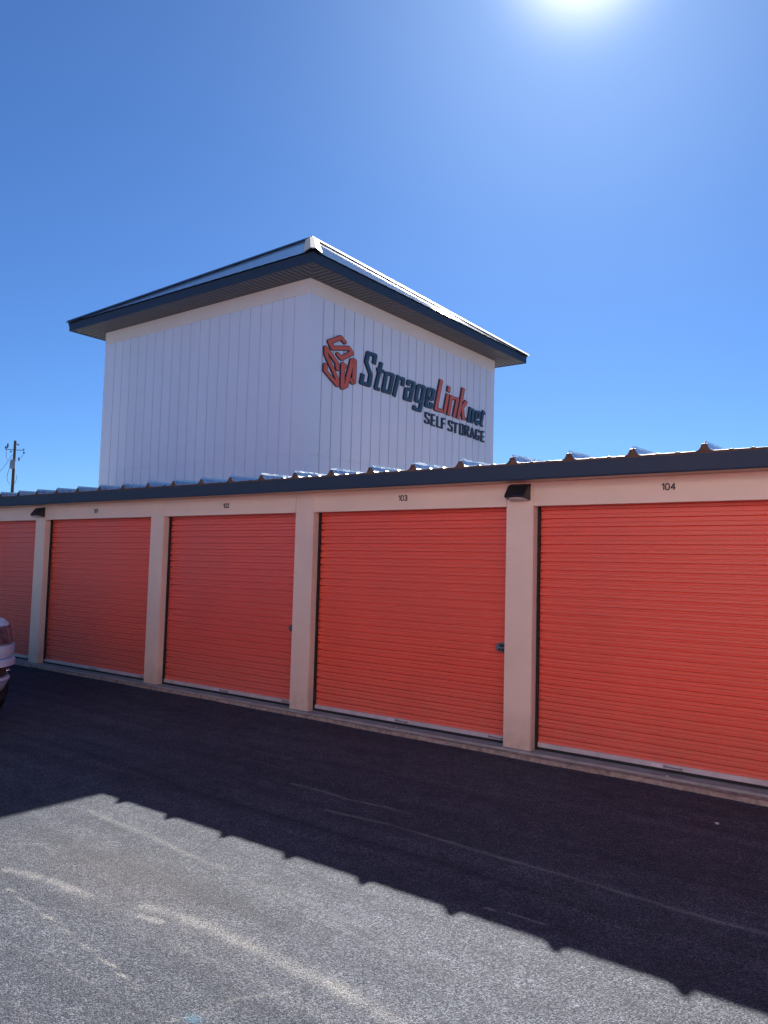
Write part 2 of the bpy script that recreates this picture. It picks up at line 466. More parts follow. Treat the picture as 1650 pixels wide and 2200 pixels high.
def stroke_solid(name, polys, ws, wz, d0, d1, M, parent, grow=0.0, cap=False):
    bm = bmesh.new()
    k = wz / ws
    for q, (pts, closed) in enumerate(polys):
        b2 = bmesh.new()
        stroke_faces(b2, pts, closed, wz + grow, k, d0, cap)
        g = bmesh.ops.extrude_face_region(b2, geom=list(b2.faces))
        vs = [e for e in g['geom'] if isinstance(e, bmesh.types.BMVert)]
        for v in vs: v.co.x = d1 + 0.0012 * q
        bmesh.ops.recalc_face_normals(b2, faces=b2.faces)
        tmp = bpy.data.meshes.new("tmp"); b2.to_mesh(tmp); b2.free()
        bm.from_mesh(tmp); bpy.data.meshes.remove(tmp)
    return obj(name, bm, M, parent)
DIG = {"1": [[(0.0, 0.78), (0.30, 1.0), (0.30, 0.0)]],
       "0": [[(0.0, 0.25), (0.0, 0.75), (0.15, 0.97), (0.40, 0.97), (0.55, 0.75), (0.55, 0.25), (0.40, 0.03), (0.15, 0.03), "c"]],
       "2": [[(0.0, 0.72), (0.12, 0.97), (0.43, 0.97), (0.55, 0.72), (0.02, 0.04), (0.60, 0.04)]],
       "3": [[(0.0, 0.80), (0.14, 0.97), (0.42, 0.97), (0.54, 0.76), (0.40, 0.54), (0.22, 0.53)], [(0.22, 0.50), (0.42, 0.50), (0.56, 0.27), (0.42, 0.03), (0.12, 0.03), (0.0, 0.22)]],
       "4": [[(0.44, 0.0), (0.44, 0.96), (0.0, 0.30), (0.62, 0.30)]]}
def digits(txt, h, parent):
    """stuck-on digits: bold strokes, built in the header's plane facing -y"""
    adv = {"1": 0.58}
    wid = sum(adv.get(c, 0.84) for c in txt) - 0.24
    cur = -wid / 2
    polys = []
    for ch in txt:
        for st_ in DIG[ch]:
            closed = st_[-1] == "c"
            polys.append(([((cur + a) * h, z * h) for a, z in (st_[:-1] if closed else st_)], closed))
        cur += adv.get(ch, 0.84)
    o = stroke_solid("unit_number", polys, h * 0.19, h * 0.19, 0.0, 0.0015, INKM, parent)
    o.rotation_euler = (0, 0, -math.pi / 2)
    return o
NUMS = {-9.27: ("101", -7.46, 2.578), -6.01: ("102", -4.348, 2.581), -3.03: ("103", -1.348, 2.591), -0.01: ("104", 1.658, 2.60)}
PIT = 0.0870
def door_bm(x0, x1, z0, z1, y):
    # corrugated curtain: wide crown, deep groove, crown, shallow groove
    cyc = [(0.000, 0.0), (0.0250, 0.0), (0.0285, 0.016), (0.0380, 0.016), (0.0410, 0.0), (0.0610, 0.0), (0.0650, 0.038), (0.0835, 0.038)]
    pts = []
    z = z0
    while z < z1:
        for dz, dy in cyc:
            if z + dz < z1: pts.append((z + dz, dy))
        z += PIT
    pts.append((z1, 0.0))
    bm = bmesh.new()
    nseg = 10
    rows = []
    for (zz, dy) in pts:
        row = []
        for i in range(nseg + 1):
            t = i / nseg
            sag = 0.004 * math.sin(t * math.pi) * math.sin((zz - z0) / (z1 - z0) * math.pi) 
            row.append(bm.verts.new((x0 + (x1 - x0) * t, y + dy - sag, zz)))
        rows.append(row)
    for a, c in zip(rows[:-1], rows[1:]):
        for i in range(nseg):
            bm.faces.new((a[i], a[i + 1], c[i + 1], c[i]))
    return bm

for i in range(len(cols_x) - 1):
    x0 = cols_x[i] + CW; x1 = cols_x[i + 1]
    # header
    hd = boxobj("header_panel", (x0 + 0.003, 0.004, H, x1 - 0.003, 0.085, ZF0 - 0.002), TAN, bld)
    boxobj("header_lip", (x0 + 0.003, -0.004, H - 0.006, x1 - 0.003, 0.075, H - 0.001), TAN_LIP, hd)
    k = cols_x[i]
    if k in NUMS:
        t, nxp, nz = NUMS[k]
        o = digits(t, 0.060, hd)
        o.location = (nxp, 0.0035, nz - 0.030)
        o['label'] = "black stuck-on number " + t
    # guides
    for gx in (x0 + 0.0005, x1 - 0.0265):
        boxobj("door_guide", (gx, 0.101, 0.001, gx + 0.026, 0.125, H + 0.02), RUBBER, bld)
    d = obj("roll_up_door", door_bm(x0 + 0.004, x1 - 0.004, 0.075, H + 0.10, 0.128), ORANGE, bld)
    if k in NUMS: d['label'] = "orange-red corrugated roll-up door under number " + NUMS[k][0]
    boxobj("bottom_bar", (x0 + 0.028, 0.106, 0.030, x1 - 0.028, 0.137, 0.0745), ALU, d, bev=0.003)
    boxobj("rubber_seal", (x0 + 0.028, 0.112, 0.0005, x1 - 0.028, 0.133, 0.0285), RUBBER, d)
    xm = (x0 + x1) / 2
    if k != -9.27:
        boxobj("sticker", (xm - 0.20, 0.1035, 0.038, xm - 0.10, 0.1055, 0.068), STICK, d)
    for hx in (xm + 0.0, x1 - 0.14):
        bm = bmesh.new()
        tube(bm, (hx - 0.07, 0.096, 0.053), (hx + 0.07, 0.096, 0.047), 0.006, n=8)
        box(bm, hx - 0.085, 0.098, 0.042, hx - 0.06, 0.1055, 0.062); box(bm, hx + 0.06, 0.098, 0.038, hx + 0.085, 0.1055, 0.058)
        obj("lift_handle", bm, STEEL, d)
    # slide latch near the right jamb: oval plate with bolt
    bm = bmesh.new()
    cx_, cz_ = x1 - 0.062, 0.985
    ring = []
    for q in range(28):
        a = 2 * math.pi * q / 28
        ring.append((cx_ + 0.115 * math.cos(a), cz_ + 0.055 * math.sin(a)))
    va = [bm.verts.new((p[0], 0.1255, p[1])) for p in ring]; vb = [bm.verts.new((cx_ + (p[0] - cx_) * 0.93, 0.118, cz_ + (p[1] - cz_) * 0.9)) for p in ring]
    for q in range(28): bm.faces.new((va[q], va[(q + 1) % 28], vb[(q + 1) % 28], vb[q]))
    bm.faces.new(vb)
    la = obj("latch", bm, STEEL, d)
    bm = bmesh.new()
    box(bm, cx_ - 0.055, 0.106, cz_ + 0.006, cx_ + 0.035, 0.1175, cz_ + 0.036, 0.003)
    box(bm, cx_ - 0.07, 0.108, cz_ - 0.034, cx_ - 0.045, 0.1175, cz_ - 0.010, 0.003)
    box(bm, cx_ - 0.03, 0.108, cz_ - 0.040, cx_ + 0.0, 0.1175, cz_ - 0.008, 0.003)
    obj("latch_bolt", bm, BLACK, la)

# rear and end walls
boxobj("wall", (XL, DEP - 0.1, 0.0, XR, DEP - 0.003, 2.92), TAN, bld)
boxobj("wall", (XL, 0.102, 0.0, XL + 0.1, DEP - 0.102, 2.80), TAN, bld)
boxobj("wall", (XR - 0.1, 0.102, 0.0, XR, DEP - 0.102, 2.80), TAN, bld)
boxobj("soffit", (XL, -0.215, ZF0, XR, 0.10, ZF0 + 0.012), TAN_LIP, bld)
# fascia with folded lower hem
bm = bmesh.new()
prof = [(0, -0.205, ZF0 + 0.0), (0, -0.205, ZF1), (0, -0.224, ZF1), (0, -0.220, ZF0 + 0.012), (0, -0.228, ZF0 + 0.004), (0, -0.222, ZF0 - 0.003), (0, -0.205, ZF0 - 0.003)]
extrude_profile(bm, prof, Vector((XL, 0, 0)), Vector((XR, 0, 0)), closed=True)
obj("fascia", bm, NAVY, bld)
boxobj("eave_strip", (XL, -0.218, ZF1 + 0.0005, XR, -0.19, ZF1 + 0.016), BROWN, bld)

# ribbed metal roof
RIBS = [2.042, 1.410, 0.790, 0.181, -0.435, -1.045, -1.643, -2.240, -2.830, -3.424, -4.013, -4.603, -5.201, -5.785]
r_ = 2.042
while r_ < XR - 0.8:
    r_ += 0.612; RIBS.insert(0, r_)
r_ = -5.785
while r_ > XL + 0.8:
    r_ -= 0.612; RIBS.append(r_)
RIBS.sort()
ZR = ZF1 + 0.017
SL = 0.03
half = [(-0.074, 0), (-0.052, 0.010), (-0.036, 0.030), (-0.024, 0.062), (0.024, 0.062), (0.036, 0.030), (0.052, 0.010), (0.074, 0)]
rp = [(XL, 0)]
for i, r in enumerate(RIBS):
    rp += [(r + a, c) for a, c in half]
    nx_ = RIBS[i + 1] if i + 1 < len(RIBS) else r + 0.612
    w_ = nx_ - r
    for f_ in (0.36, 0.64):
        c_ = r + w_ * f_
        rp += [(c_ - 0.022, 0), (c_ - 0.010, 0.006), (c_ + 0.010, 0.006), (c_ + 0.022, 0)]
rp = [p for p in rp if p[0] < XR] + [(XR, 0)]
bm = bmesh.new()
ys_ = [-0.245, -0.235, 0.6, 1.6, DEP + 0.02]
rows = []
for side in (0, 1):
    R2 = []
    for y in ys_:
        R2.append([bm.verts.new((x, y, ZR + z + (y + 0.245) * SL - (0.0015 if not side else 0) + (0.0 if y > -0.24 else -0.002))) for x, z in rp])
    rows.append(R2)
for side in (0, 1):
    for a, c in zip(rows[side][:-1], rows[side][1:]):
        for i in range(len(rp) - 1): bm.faces.new((a[i], a[i + 1], c[i + 1], c[i]))
for i in range(len(rp) - 1):
    bm.faces.new((rows[0][0][i], rows[0][0][i + 1], rows[1][0][i + 1], rows[1][0][i]))
roof = obj("roof", bm, GALV, bld)
for r in RIBS:
    bm = bmesh.new()
    # standing fin on the rib
    pr = [(r - 0.0025, -0.244, ZR + 0.0625), (r + 0.0025, -0.244, ZR + 0.0625), (r + 0.0025, -0.244, ZR + 0.088), (r - 0.0025, -0.244, ZR + 0.088)]
    extrude_profile(bm, pr, Vector((0, 0, 0)), Vector((0, 3.30, 3.30 * SL)), closed=True)
    obj("seam_fin", bm, GALV, roof)
    bm = bmesh.new()
    pts = [(r + a, c) for a, c in half]
    A = [bm.verts.new((x, -0.222, ZR + z - 0.003)) for x, z in pts] ; B = [bm.verts.new((x, -0.19, ZR + z - 0.003)) for x, z in pts]
    bm.faces.new(A); bm.faces.new(B[::-1])
    for i in range(len(A)):
        j = (i + 1) % len(A); bm.faces.new((A[i], A[j], B[j], B[i]))
    obj("rib_closure", bm, BROWN, roof)

# unseen hall added behind the viewer, shaped to bounce sunlight onto the shaded facade
HX0, HX1, HY, HH = -2.6, 27.4, -12.6, 7.6
hall = empty("added_bounce_hall", (HX0, HY, G))
tag(hall, "added unseen pale hall behind the viewer, bouncing sunlight onto the doors", "storage building")
boxobj("foundation", (-0.05, -12.05, 0.001, HX1 - HX0 + 0.05, 0.05, 0.10), CONC, hall)
boxobj("wall", (0, -12, 0.1005, HX1 - HX0, -0.14, HH), BOUNCE_WALL, hall)  # wall of the added unseen hall
bay = 3.75; nb = 8
for i in range(nb + 1):
    x = i * bay
    boxobj("added_hall_pilaster", (max(0, x - 0.25), -0.139, 0.1005, min(nb * bay, x + 0.25), 0.0, HH - 0.4), BOUNCE_WALL, hall)
    if i < nb:
        boxobj("header_panel", (x + 0.252, -0.139, 2.95, x + bay - 0.252, -0.012, HH - 0.4), BOUNCE_WALL, hall)  # header of the added unseen hall
        bm_ = door_bm(x + 0.26, x + bay - 0.26, 0.16, 2.949, 0.0)
        for v in bm_.verts: v.co.y = -0.08 - v.co.y
        d_ = obj("roll_up_door", bm_, ORANGE, hall)  # door of the added unseen hall
        boxobj("bottom_bar", (x + 0.27, -0.11, 0.102, x + bay - 0.27, -0.07, 0.159), ALU, d_)
        w_ = boxobj("added_hall_window", (x + 0.9, -0.011, 3.9, x + bay - 0.9, 0.004, 5.0), GLASS, hall)
        bm_ = bmesh.new()
        for b_ in ((x + 0.84, 0.0045, 3.84, x + bay - 0.84, 0.03, 3.90), (x + 0.84, 0.0045, 5.0, x + bay - 0.84, 0.03, 5.06), (x + 0.84, 0.0045, 3.901, x + 0.90, 0.03, 4.999), (x + bay - 0.90, 0.0045, 3.901, x + bay - 0.84, 0.03, 4.999), (x + bay / 2 - 0.02, 0.0045, 3.901, x + bay / 2 + 0.02, 0.02, 4.999)):
            box(bm_, *b_)
        obj("window_frame", bm_, NAVY, w_)
boxobj("added_hall_cornice", (-0.12, -12.1, HH + 0.001, nb * bay + 0.12, 0.12, HH + 0.28), NAVY, hall)
boxobj("fascia", (0.0, -0.138, HH - 0.399, nb * bay, 0.03, HH), CREAM, hall)

# concrete curb strip in front of the slab with a ragged edge
bm = bmesh.new()
n = 520
top0, top1, bot = [], [], []
for i in range(n + 1):
    x = XL + (XR - XL) * i / n
    w = 0.03 + 0.10 * min(1, max(0, (x + 4) / 6.5))
    w += 0.010 * math.sin(x * 3.1) + random.uniform(-0.006, 0.006)
    w = max(w, 0.012)
    z = -0.022 + random.uniform(-0.002, 0.002)
    top0.append(bm.verts.new((x, -0.0575, z))); top1.append(bm.verts.new((x, -0.0575 - w * 0.8, z - 0.004)))
    bot.append(bm.verts.new((x, -0.0575 - w - 0.008, G - 0.02)))
for i in range(n):
    bm.faces.new((top0[i], top1[i], top1[i + 1], top0[i + 1])); bm.faces.new((top1[i], bot[i], bot[i + 1], top1[i + 1]))
tag(obj("concrete_curb", bm, CONC2), kind='structure')

# sign strokes on the tower wall: centrelines in metres (along wall, height), stroke width across, down
SIGN = {
 'emblem_a': ([([(0.979, 6.111), (0.87, 6.168), (0.545, 6.004), (0.63, 5.907), (1.121, 6.02), (1.209, 5.945), (0.896, 5.768), (0.804, 5.821)], False)], 0.136, 0.089),
 'emblem_b': ([([(0.798, 5.543), (0.775, 5.651), (0.45, 5.869), (0.457, 5.74), (0.796, 5.346), (0.802, 5.234), (0.45, 5.429), (0.452, 5.54)], False)], 0.126, 0.083),
 'emblem_c': ([([(1.023, 5.647), (0.954, 5.662), (0.952, 5.215), (1.063, 5.272), (1.224, 5.798), (1.301, 5.815), (1.297, 5.39), (1.251, 5.375), (1.229, 5.411)], False)], 0.137, 0.089),
 'S': ([([(1.916, 5.885), (1.958, 6.072), (1.721, 6.067), (1.669, 5.871), (1.822, 5.646), (1.779, 5.425), (1.531, 5.426), (1.574, 5.609)], False)], 0.13, 0.081),
 't': ([([(2.166, 5.972), (1.994, 5.405), (2.126, 5.405)], False), ([(2.01, 5.801), (2.254, 5.801)], False)], 0.119, 0.073),
 'o': ([([(2.341, 5.788), (2.57, 5.799), (2.468, 5.409), (2.251, 5.407)], True)], 0.125, 0.076),
 'r': ([([(2.761, 5.829), (2.624, 5.358)], False), ([(2.741, 5.776), (2.945, 5.795), (2.915, 5.635)], False)], 0.123, 0.073),
 'a': ([([(3.113, 5.688), (3.132, 5.783), (3.327, 5.785), (3.199, 5.357)], False), ([(3.248, 5.623), (3.046, 5.598), (3.011, 5.382), (3.201, 5.385)], False)], 0.127, 0.074),
 'g': ([([(3.501, 5.764), (3.723, 5.775), (3.582, 5.225), (3.359, 5.231), (3.38, 5.298)], False), ([(3.501, 5.764), (3.415, 5.419), (3.623, 5.418)], False)], 0.132, 0.076),
 'e': ([([(3.845, 5.556), (4.047, 5.565), (4.11, 5.779), (3.903, 5.765), (3.812, 5.379), (4.003, 5.379), (4.024, 5.481)], False)], 0.136, 0.077),
 'L': ([([(4.4, 6.078), (4.188, 5.362), (4.476, 5.375)], False)], 0.152, 0.084),
 'i': ([([(4.682, 5.804), (4.546, 5.326)], False), ([(4.731, 5.99), (4.697, 5.852)], False)], 0.142, 0.078),
 'n': ([([(4.836, 5.804), (4.718, 5.312)], False), ([(4.821, 5.745), (5.101, 5.767), (4.958, 5.313)], False)], 0.144, 0.078),
 'k': ([([(5.361, 6.076), (5.132, 5.303)], False), ([(5.262, 5.552), (5.506, 5.791)], False), ([(5.316, 5.623), (5.385, 5.312)], False)], 0.151, 0.08),
 'dot': ([([(5.479, 5.389), (5.486, 5.329)], False)], 0.092, 0.049),
 'n2': ([([(5.685, 5.676), (5.612, 5.301)], False), ([(5.663, 5.629), (5.836, 5.635), (5.769, 5.302)], False)], 0.122, 0.064),
 'e2': ([([(5.954, 5.469), (6.122, 5.497), (6.142, 5.632), (5.996, 5.626), (5.926, 5.371), (6.02, 5.311), (6.113, 5.414)], False)], 0.11, 0.057),
 't2': ([([(6.319, 5.707), (6.208, 5.342), (6.293, 5.305)], False), ([(6.24, 5.624), (6.406, 5.646)], False)], 0.114, 0.058),
 'S3': ([([(3.961, 5.174), (3.945, 5.222), (3.809, 5.222), (3.808, 5.131), (3.944, 5.08), (3.942, 5.0), (3.802, 5.0), (3.786, 5.053)], False)], 0.076, 0.043),
 'E3': ([([(4.193, 5.225), (4.06, 5.223), (4.064, 4.985), (4.199, 4.986)], False), ([(4.065, 5.1), (4.178, 5.101)], False)], 0.078, 0.044),
 'L3': ([([(4.281, 5.222), (4.286, 4.986), (4.415, 4.983)], False)], 0.079, 0.044),
 'F3': ([([(4.619, 5.209), (4.476, 5.203), (4.475, 4.964)], False), ([(4.481, 5.093), (4.597, 5.096)], False)], 0.081, 0.044),
 'S4': ([([(4.916, 5.146), (4.901, 5.197), (4.776, 5.196), (4.768, 5.122), (4.906, 5.061), (4.9, 4.977), (4.757, 4.976), (4.746, 5.018)], False)], 0.083, 0.045),
 'T4': ([([(4.952, 5.187), (5.159, 5.187)], False), ([(5.056, 5.18), (5.049, 4.952)], False)], 0.084, 0.045),
 'O4': ([([(5.253, 5.2), (5.394, 5.198), (5.387, 4.961), (5.25, 4.97)], True)], 0.086, 0.046),
 'R4': ([([(5.501, 4.96), (5.504, 5.202), (5.639, 5.195), (5.636, 5.102), (5.513, 5.077)], False), ([(5.578, 5.075), (5.658, 4.949)], False)], 0.088, 0.046),
 'A4': ([([(5.742, 4.946), (5.804, 5.184), (5.901, 4.945)], False), ([(5.772, 5.019), (5.874, 5.022)], False)], 0.089, 0.046),
 'G4': ([([(6.152, 5.132), (6.126, 5.178), (5.995, 5.18), (5.979, 4.957), (6.117, 4.946), (6.126, 5.041), (6.066, 5.038)], False)], 0.093, 0.047),
 'E4': ([([(6.379, 5.182), (6.249, 5.178), (6.252, 4.94), (6.388, 4.938)], False), ([(6.248, 5.056), (6.371, 5.062)], False)], 0.094, 0.048),
}

# ---------------------------------------------------------------- wall lights
def wall_light(x, z, label):
    t = empty("wall_light", (x, 0, z))
    tag(t, label, "wall light", "wedge wall lights on the tan columns")
    # wedge housing: x half 0.115, top thin, bottom deep
    hx = 0.116
    sec = [(0.0, 0.165), (-0.030, 0.165), (-0.060, 0.156), (-0.145, 0.050), (-0.150, 0.034), (-0.139, 0.026), (0.0, 0.0)]
    bm = bmesh.new()
    A = []
    for sx, ins in ((-hx, 0.012), (-hx + 0.012, 0.0), (hx - 0.012, 0.0), (hx, 0.012)):
        cy = -0.06; cz = 0.08
        A.append([bm.verts.new((sx, min(0, y + (ins if y < -0.01 else 0)), z + (cz - z) * ins * 1.2)) for y, z in sec])
    for a, c in zip(A[:-1], A[1:]):
        for i in range(len(sec)):
            j = (i + 1) % len(sec); bm.faces.new((a[i], a[j], c[j], c[i]))
    bm.faces.new(A[0]); bm.faces.new(A[-1][::-1])
    obj("housing", bm, BLACK, t)
    bm = bmesh.new()
    # lens under the sloping bottom, arched plan
    pts = []
    for q in range(13):
        a = math.pi * q / 12
        pts.append((0.098 * math.cos(a), -0.022 - 0.108 * math.sin(a) ** 0.6))
    def bz(y): return 0.0 + (-y) / 0.139 * 0.026
    lo = [bm.verts.new((x_, y_, bz(y_) - 0.010)) for x_, y_ in pts]; hi = [bm.verts.new((x_, y_, bz(y_) + 0.003)) for x_, y_ in pts]
    bm.faces.new(lo)
    for i in range(len(pts)):
        j = (i + 1) % len(pts); bm.faces.new((lo[i], lo[j], hi[j], hi[i]))
    obj("lens", bm, LENS, t)
    bm = bmesh.new(); box(bm, -0.120, -0.012, 0.150, 0.120, -0.001, 0.172, 0.003)
    tube(bm, (0.108, -0.02, 0.145), (0.124, -0.02, 0.145), 0.007, n=8)
    obj("mounting_bracket", bm, BLACK, t)
    return t
wall_light(0.150, 2.515, "dark wedge-shaped wall light on the column between doors 103 and 104")
wall_light(-9.10, 2.500, "dark wedge-shaped wall light on the column just left of door 101")

# ---------------------------------------------------------------- tower building
TX, TY, TW, TD = -5.822, 3.113, 6.431, 6.861
TZ, TB, TS = 7.072, 6.793, 3.824
E_ = 0.592; ZE0 = 7.073; ZE1 = 7.245
tow = empty("tower_building", (TX, TY, 0))
tag(tow, "tall white panelled storage tower with dark overhanging hipped roof behind the low building", "tower")
P_ = tow
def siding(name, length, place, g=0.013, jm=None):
    jm = jm or JOINT_SHADE_SOFT
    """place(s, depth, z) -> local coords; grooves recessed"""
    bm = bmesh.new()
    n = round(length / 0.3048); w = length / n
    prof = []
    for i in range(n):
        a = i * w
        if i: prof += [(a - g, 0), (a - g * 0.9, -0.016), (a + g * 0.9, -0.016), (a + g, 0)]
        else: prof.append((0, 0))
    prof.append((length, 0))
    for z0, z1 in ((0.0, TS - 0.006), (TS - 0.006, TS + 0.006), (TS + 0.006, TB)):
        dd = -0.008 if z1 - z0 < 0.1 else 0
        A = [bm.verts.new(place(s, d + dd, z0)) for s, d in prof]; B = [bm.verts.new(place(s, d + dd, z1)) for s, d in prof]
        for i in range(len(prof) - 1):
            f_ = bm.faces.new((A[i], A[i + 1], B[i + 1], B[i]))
            if min(prof[i][1], prof[i + 1][1]) < -0.01: f_.material_index = 1  # groove faces get the painted-in shade colour
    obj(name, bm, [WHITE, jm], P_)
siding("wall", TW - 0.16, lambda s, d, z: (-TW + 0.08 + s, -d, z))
siding("wall", TD - 0.16, lambda s, d, z: (d, 0.08 + s, z), g=0.016, jm=JOINT_SHADE)
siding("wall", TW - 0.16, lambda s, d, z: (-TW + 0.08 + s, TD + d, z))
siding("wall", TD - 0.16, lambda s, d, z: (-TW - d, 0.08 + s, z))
for (x, y, sx, sy) in ((0, 0, 1, -1), (-TW, 0, -1, -1), (0, TD, 1, 1), (-TW, TD, -1, 1)):
    bm = bmesh.new()
    box(bm, x - sx * 0.09, y - sy * 0.09, 0, x + sx * 0.006, y + sy * 0.006, TB)
    obj("corner_trim", bm, WHITE, P_)
t_ = 0.010
bm = bmesh.new()
box(bm, -TW - t_, -t_, TB + 0.001, t_, TD + t_, TZ)
obj("frieze_band", bm, CREAM, P_)
# soffit boards
bm = bmesh.new()
def soff_side(L, place):
    bw = 0.125
    s = -E_ + 0.02
    while s < L + E_ - 0.02:
        e = min(s + bw - 0.030, L + E_ - 0.02)
        mid = (s + e) / 2
        def inner(q): return max(0.0, -q, q - L) + 0.001
        pts = [(s, inner(s)), (e, inner(e)), (e, E_ - 0.02), (s, E_ - 0.02)]
        if inner(mid) < E_ - 0.03:
            pts = [(q, min(d, E_ - 0.02)) for q, d in pts]
            lo = [bm.verts.new(place(q, d, ZE0)) for q, d in pts]
            hi = [bm.verts.new(place(q, d, ZE0 + 0.012)) for q, d in pts]
            bm.faces.new(lo)
            for i in range(4):
                j = (i + 1) % 4
                if (lo[i].co - lo[j].co).length > 1e-5: bm.faces.new((lo[i], lo[j], hi[j], hi[i]))
        s += bw
soff_side(TW, lambda q, d, z: (-TW + q, -d, z))
soff_side(TD, lambda q, d, z: (d, q, z))
soff_side(TW, lambda q, d, z: (-TW + q, TD + d, z))
soff_side(TD, lambda q, d, z: (-TW - d, q, z))
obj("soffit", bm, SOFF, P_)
bm = bmesh.new(); box(bm, -TW - E_ + 0.03, -E_ + 0.03, ZE0 + 0.0125, E_ - 0.03, TD + E_ - 0.03, ZE0 + 0.03)
obj("soffit_backing", bm, RUBBER, P_)
# fascia boards
for b_ in ((-TW - E_, -E_, E_, -E_ + 0.022), (-TW - E_, TD + E_ - 0.022, E_, TD + E_), (-TW - E_, -E_ + 0.0225, -TW - E_ + 0.022, TD + E_ - 0.0225), (E_ - 0.022, -E_ + 0.0225, E_, TD + E_ - 0.0225)):
    boxobj("fascia", (b_[0], b_[1], ZE0 - 0.012, b_[2], b_[3], ZE1 - 0.006), NAVY, P_)
# hipped ribbed roof: four slopes from a ribbed profile
apex = Vector((-TW / 2, TD / 2, 9.80))
O = E_ + 0.03
def slope(a, b_, name="roof"):
    a = Vector(a); b_ = Vector(b_)
    L = (b_ - a).length; u = (b_ - a).normalized()
    mid = (a + b_) / 2
    inw = Vector((apex.x - mid.x, apex.y - mid.y, 0))
    run = inw.length; inw.normalize()
    up = (inw * run + Vector((0, 0, apex.z - a.z)))
    sl = up / run
    nrm = u.cross(up).normalized()
    if nrm.z < 0: nrm = -nrm
    bm = bmesh.new()
    n = round(L / 0.30); w = L / n
    ticks = [(0.0, 0)]
    for i in range(1, n):
        c = i * w
        ticks += [(c - 0.035, 0), (c - 0.02, 0.004), (c + 0.02, 0.004), (c + 0.035, 0)]
        ticks += []
    ticks.append((L, 0))
    lo, hi, lo2 = [], [], []
    for s, h in ticks:
        t = 1 - abs(s - L / 2) / (L / 2)
        p = a + u * s
        q = p + up * (t * 1.0)
        lo.append(bm.verts.new(p + nrm * (h + 0.004))); hi.append(bm.verts.new(q + nrm * (h + 0.004)))
        lo2.append(bm.verts.new(p + nrm * -0.002))
    for i in range(len(ticks) - 1):
        try: bm.faces.new((lo[i], lo[i + 1], hi[i + 1], hi[i]))
        except Exception: pass
        bm.faces.new((lo2[i], lo2[i + 1], lo[i + 1], lo[i]))
    bmesh.ops.remove_doubles(bm, verts=bm.verts, dist=0.0002)
    return obj(name, bm, DARKROOF, P_)
c = [(-TW - O, -O, ZE1), (O, -O, ZE1), (O, TD + O, ZE1), (-TW - O, TD + O, ZE1)]
for i in range(4): slope(c[i], c[(i + 1) % 4])
for i in range(4):
    a = Vector(c[i]) + Vector((0, 0, 0.012)); d = (apex - a)
    out = Vector((a.x - apex.x, a.y - apex.y, 0)).normalized()
    side = out.cross(Vector((0, 0, 1))).normalized()
    bm = bmesh.new()
    pr = []
    # two flanges that follow the two slopes plus raised crown
    for s, h in ((-0.16, -0.052), (-0.05, 0.034), (0.05, 0.034), (0.16, -0.052)):
        pr.append((s, h))
    A = [bm.verts.new(a - out * 0.0 + side * s + Vector((0, 0, h))) for s, h in pr]
    B = [bm.verts.new(apex + side * s + Vector((0, 0, h + 0.012))) for s, h in pr]
    for k in range(3): bm.faces.new((A[k], A[k + 1], B[k + 1], B[k]))
    A2 = [bm.verts.new(v.co - Vector((0, 0, 0.02))) for v in A]
    for k in range(3): bm.faces.new((A[k], A[k + 1], A2[k + 1], A2[k]))
    obj("hip_cap", bm, HIPCAP, P_)

# ---------------------------------------------------------------- channel-letter sign on the tower
sgn = empty("wall_sign", (TX, TY, 0))
tag(sgn, "raised orange and slate lettering with interlocking S emblem on the tower's right wall", "sign")
for key, (polys, ws, wz) in SIGN.items():
    em = key.startswith('emblem'); link_ = key in ('L', 'i', 'n', 'k')
    small = key[-1] in '34'
    if em:
        ws, wz = ws * 1.06, wz * 1.06
        o = stroke_solid("emblem_stroke", polys, ws, wz, 0.006, 0.030, SIGNNAVY, sgn, grow=-0.002, cap=True)
        stroke_solid("emblem_face", polys, ws, wz, 0.0305, 0.036, SIGNORANGE, o, grow=-0.026, cap=True)
    elif link_:
        o = stroke_solid("letter", polys, ws, wz, 0.006, 0.030, SIGNNAVY, sgn, grow=0.004)
        stroke_solid("letter_face", polys, ws, wz, 0.0345, 0.040, SIGNORANGE, o, grow=-0.026)
    elif small:
        stroke_solid("letter", polys, ws, wz, 0.006, 0.030, SIGNNAVY, sgn, grow=-0.010)
    else:
        o = stroke_solid("letter", polys, ws, wz, 0.006, 0.030, SIGNNAVY, sgn, grow=0.0)
        stroke_solid("letter_face", polys, ws, wz, 0.0345, 0.038, SIGNSLATE, o, grow=-0.018)

# ---------------------------------------------------------------- utility pole far behind
px_, py_ = -67.04, 29.54
pole = empty("utility_pole", (px_, py_, G))
tag(pole, "weathered wooden utility pole with thin crossarm and grey transformer beyond the roofs", "utility pole")
bm = bmesh.new(); tube(bm, (0, 0, 0), (0, 0, 12.60), 0.19, 0.115, 12)
obj("pole_shaft", bm, WOOD, pole)
ux = Vector((0.8, 0.6, 0)) ; uy = Vector((-0.6, 0.8, 0))
zc = 11.72
bm = bmesh.new(); tube(bm, -ux * 0.85 + Vector((0, 0, zc + 0.06)), ux * 0.85 + Vector((0, 0, zc)), 0.032, n=6)
arm = obj("crossarm", bm, STEEL, pole)
for s, dz in ((-0.85, 0.25), (-0.66, 0.45), (-0.35, -0.15), (0.82, 0.10), (0.86, -0.25)):
    bm = bmesh.new()
    p = ux * s + Vector((0, 0, zc + dz * 0.4))
    tube(bm, p, p + Vector((0, 0, dz)), 0.05, 0.05, 8)
    tube(bm, p + Vector((0, 0, dz * 0.4)), p + Vector((0, 0, dz * 0.6)), 0.09, 0.09, 8)
    obj("insulator", bm, PORC, arm)
bm = bmesh.new()
fc = -uy * 0.22 + ux * 0.02
tube(bm, fc + Vector((0, 0, 9.98)), fc + Vector((0, 0, 10.72)), 0.23, 0.23, 16)
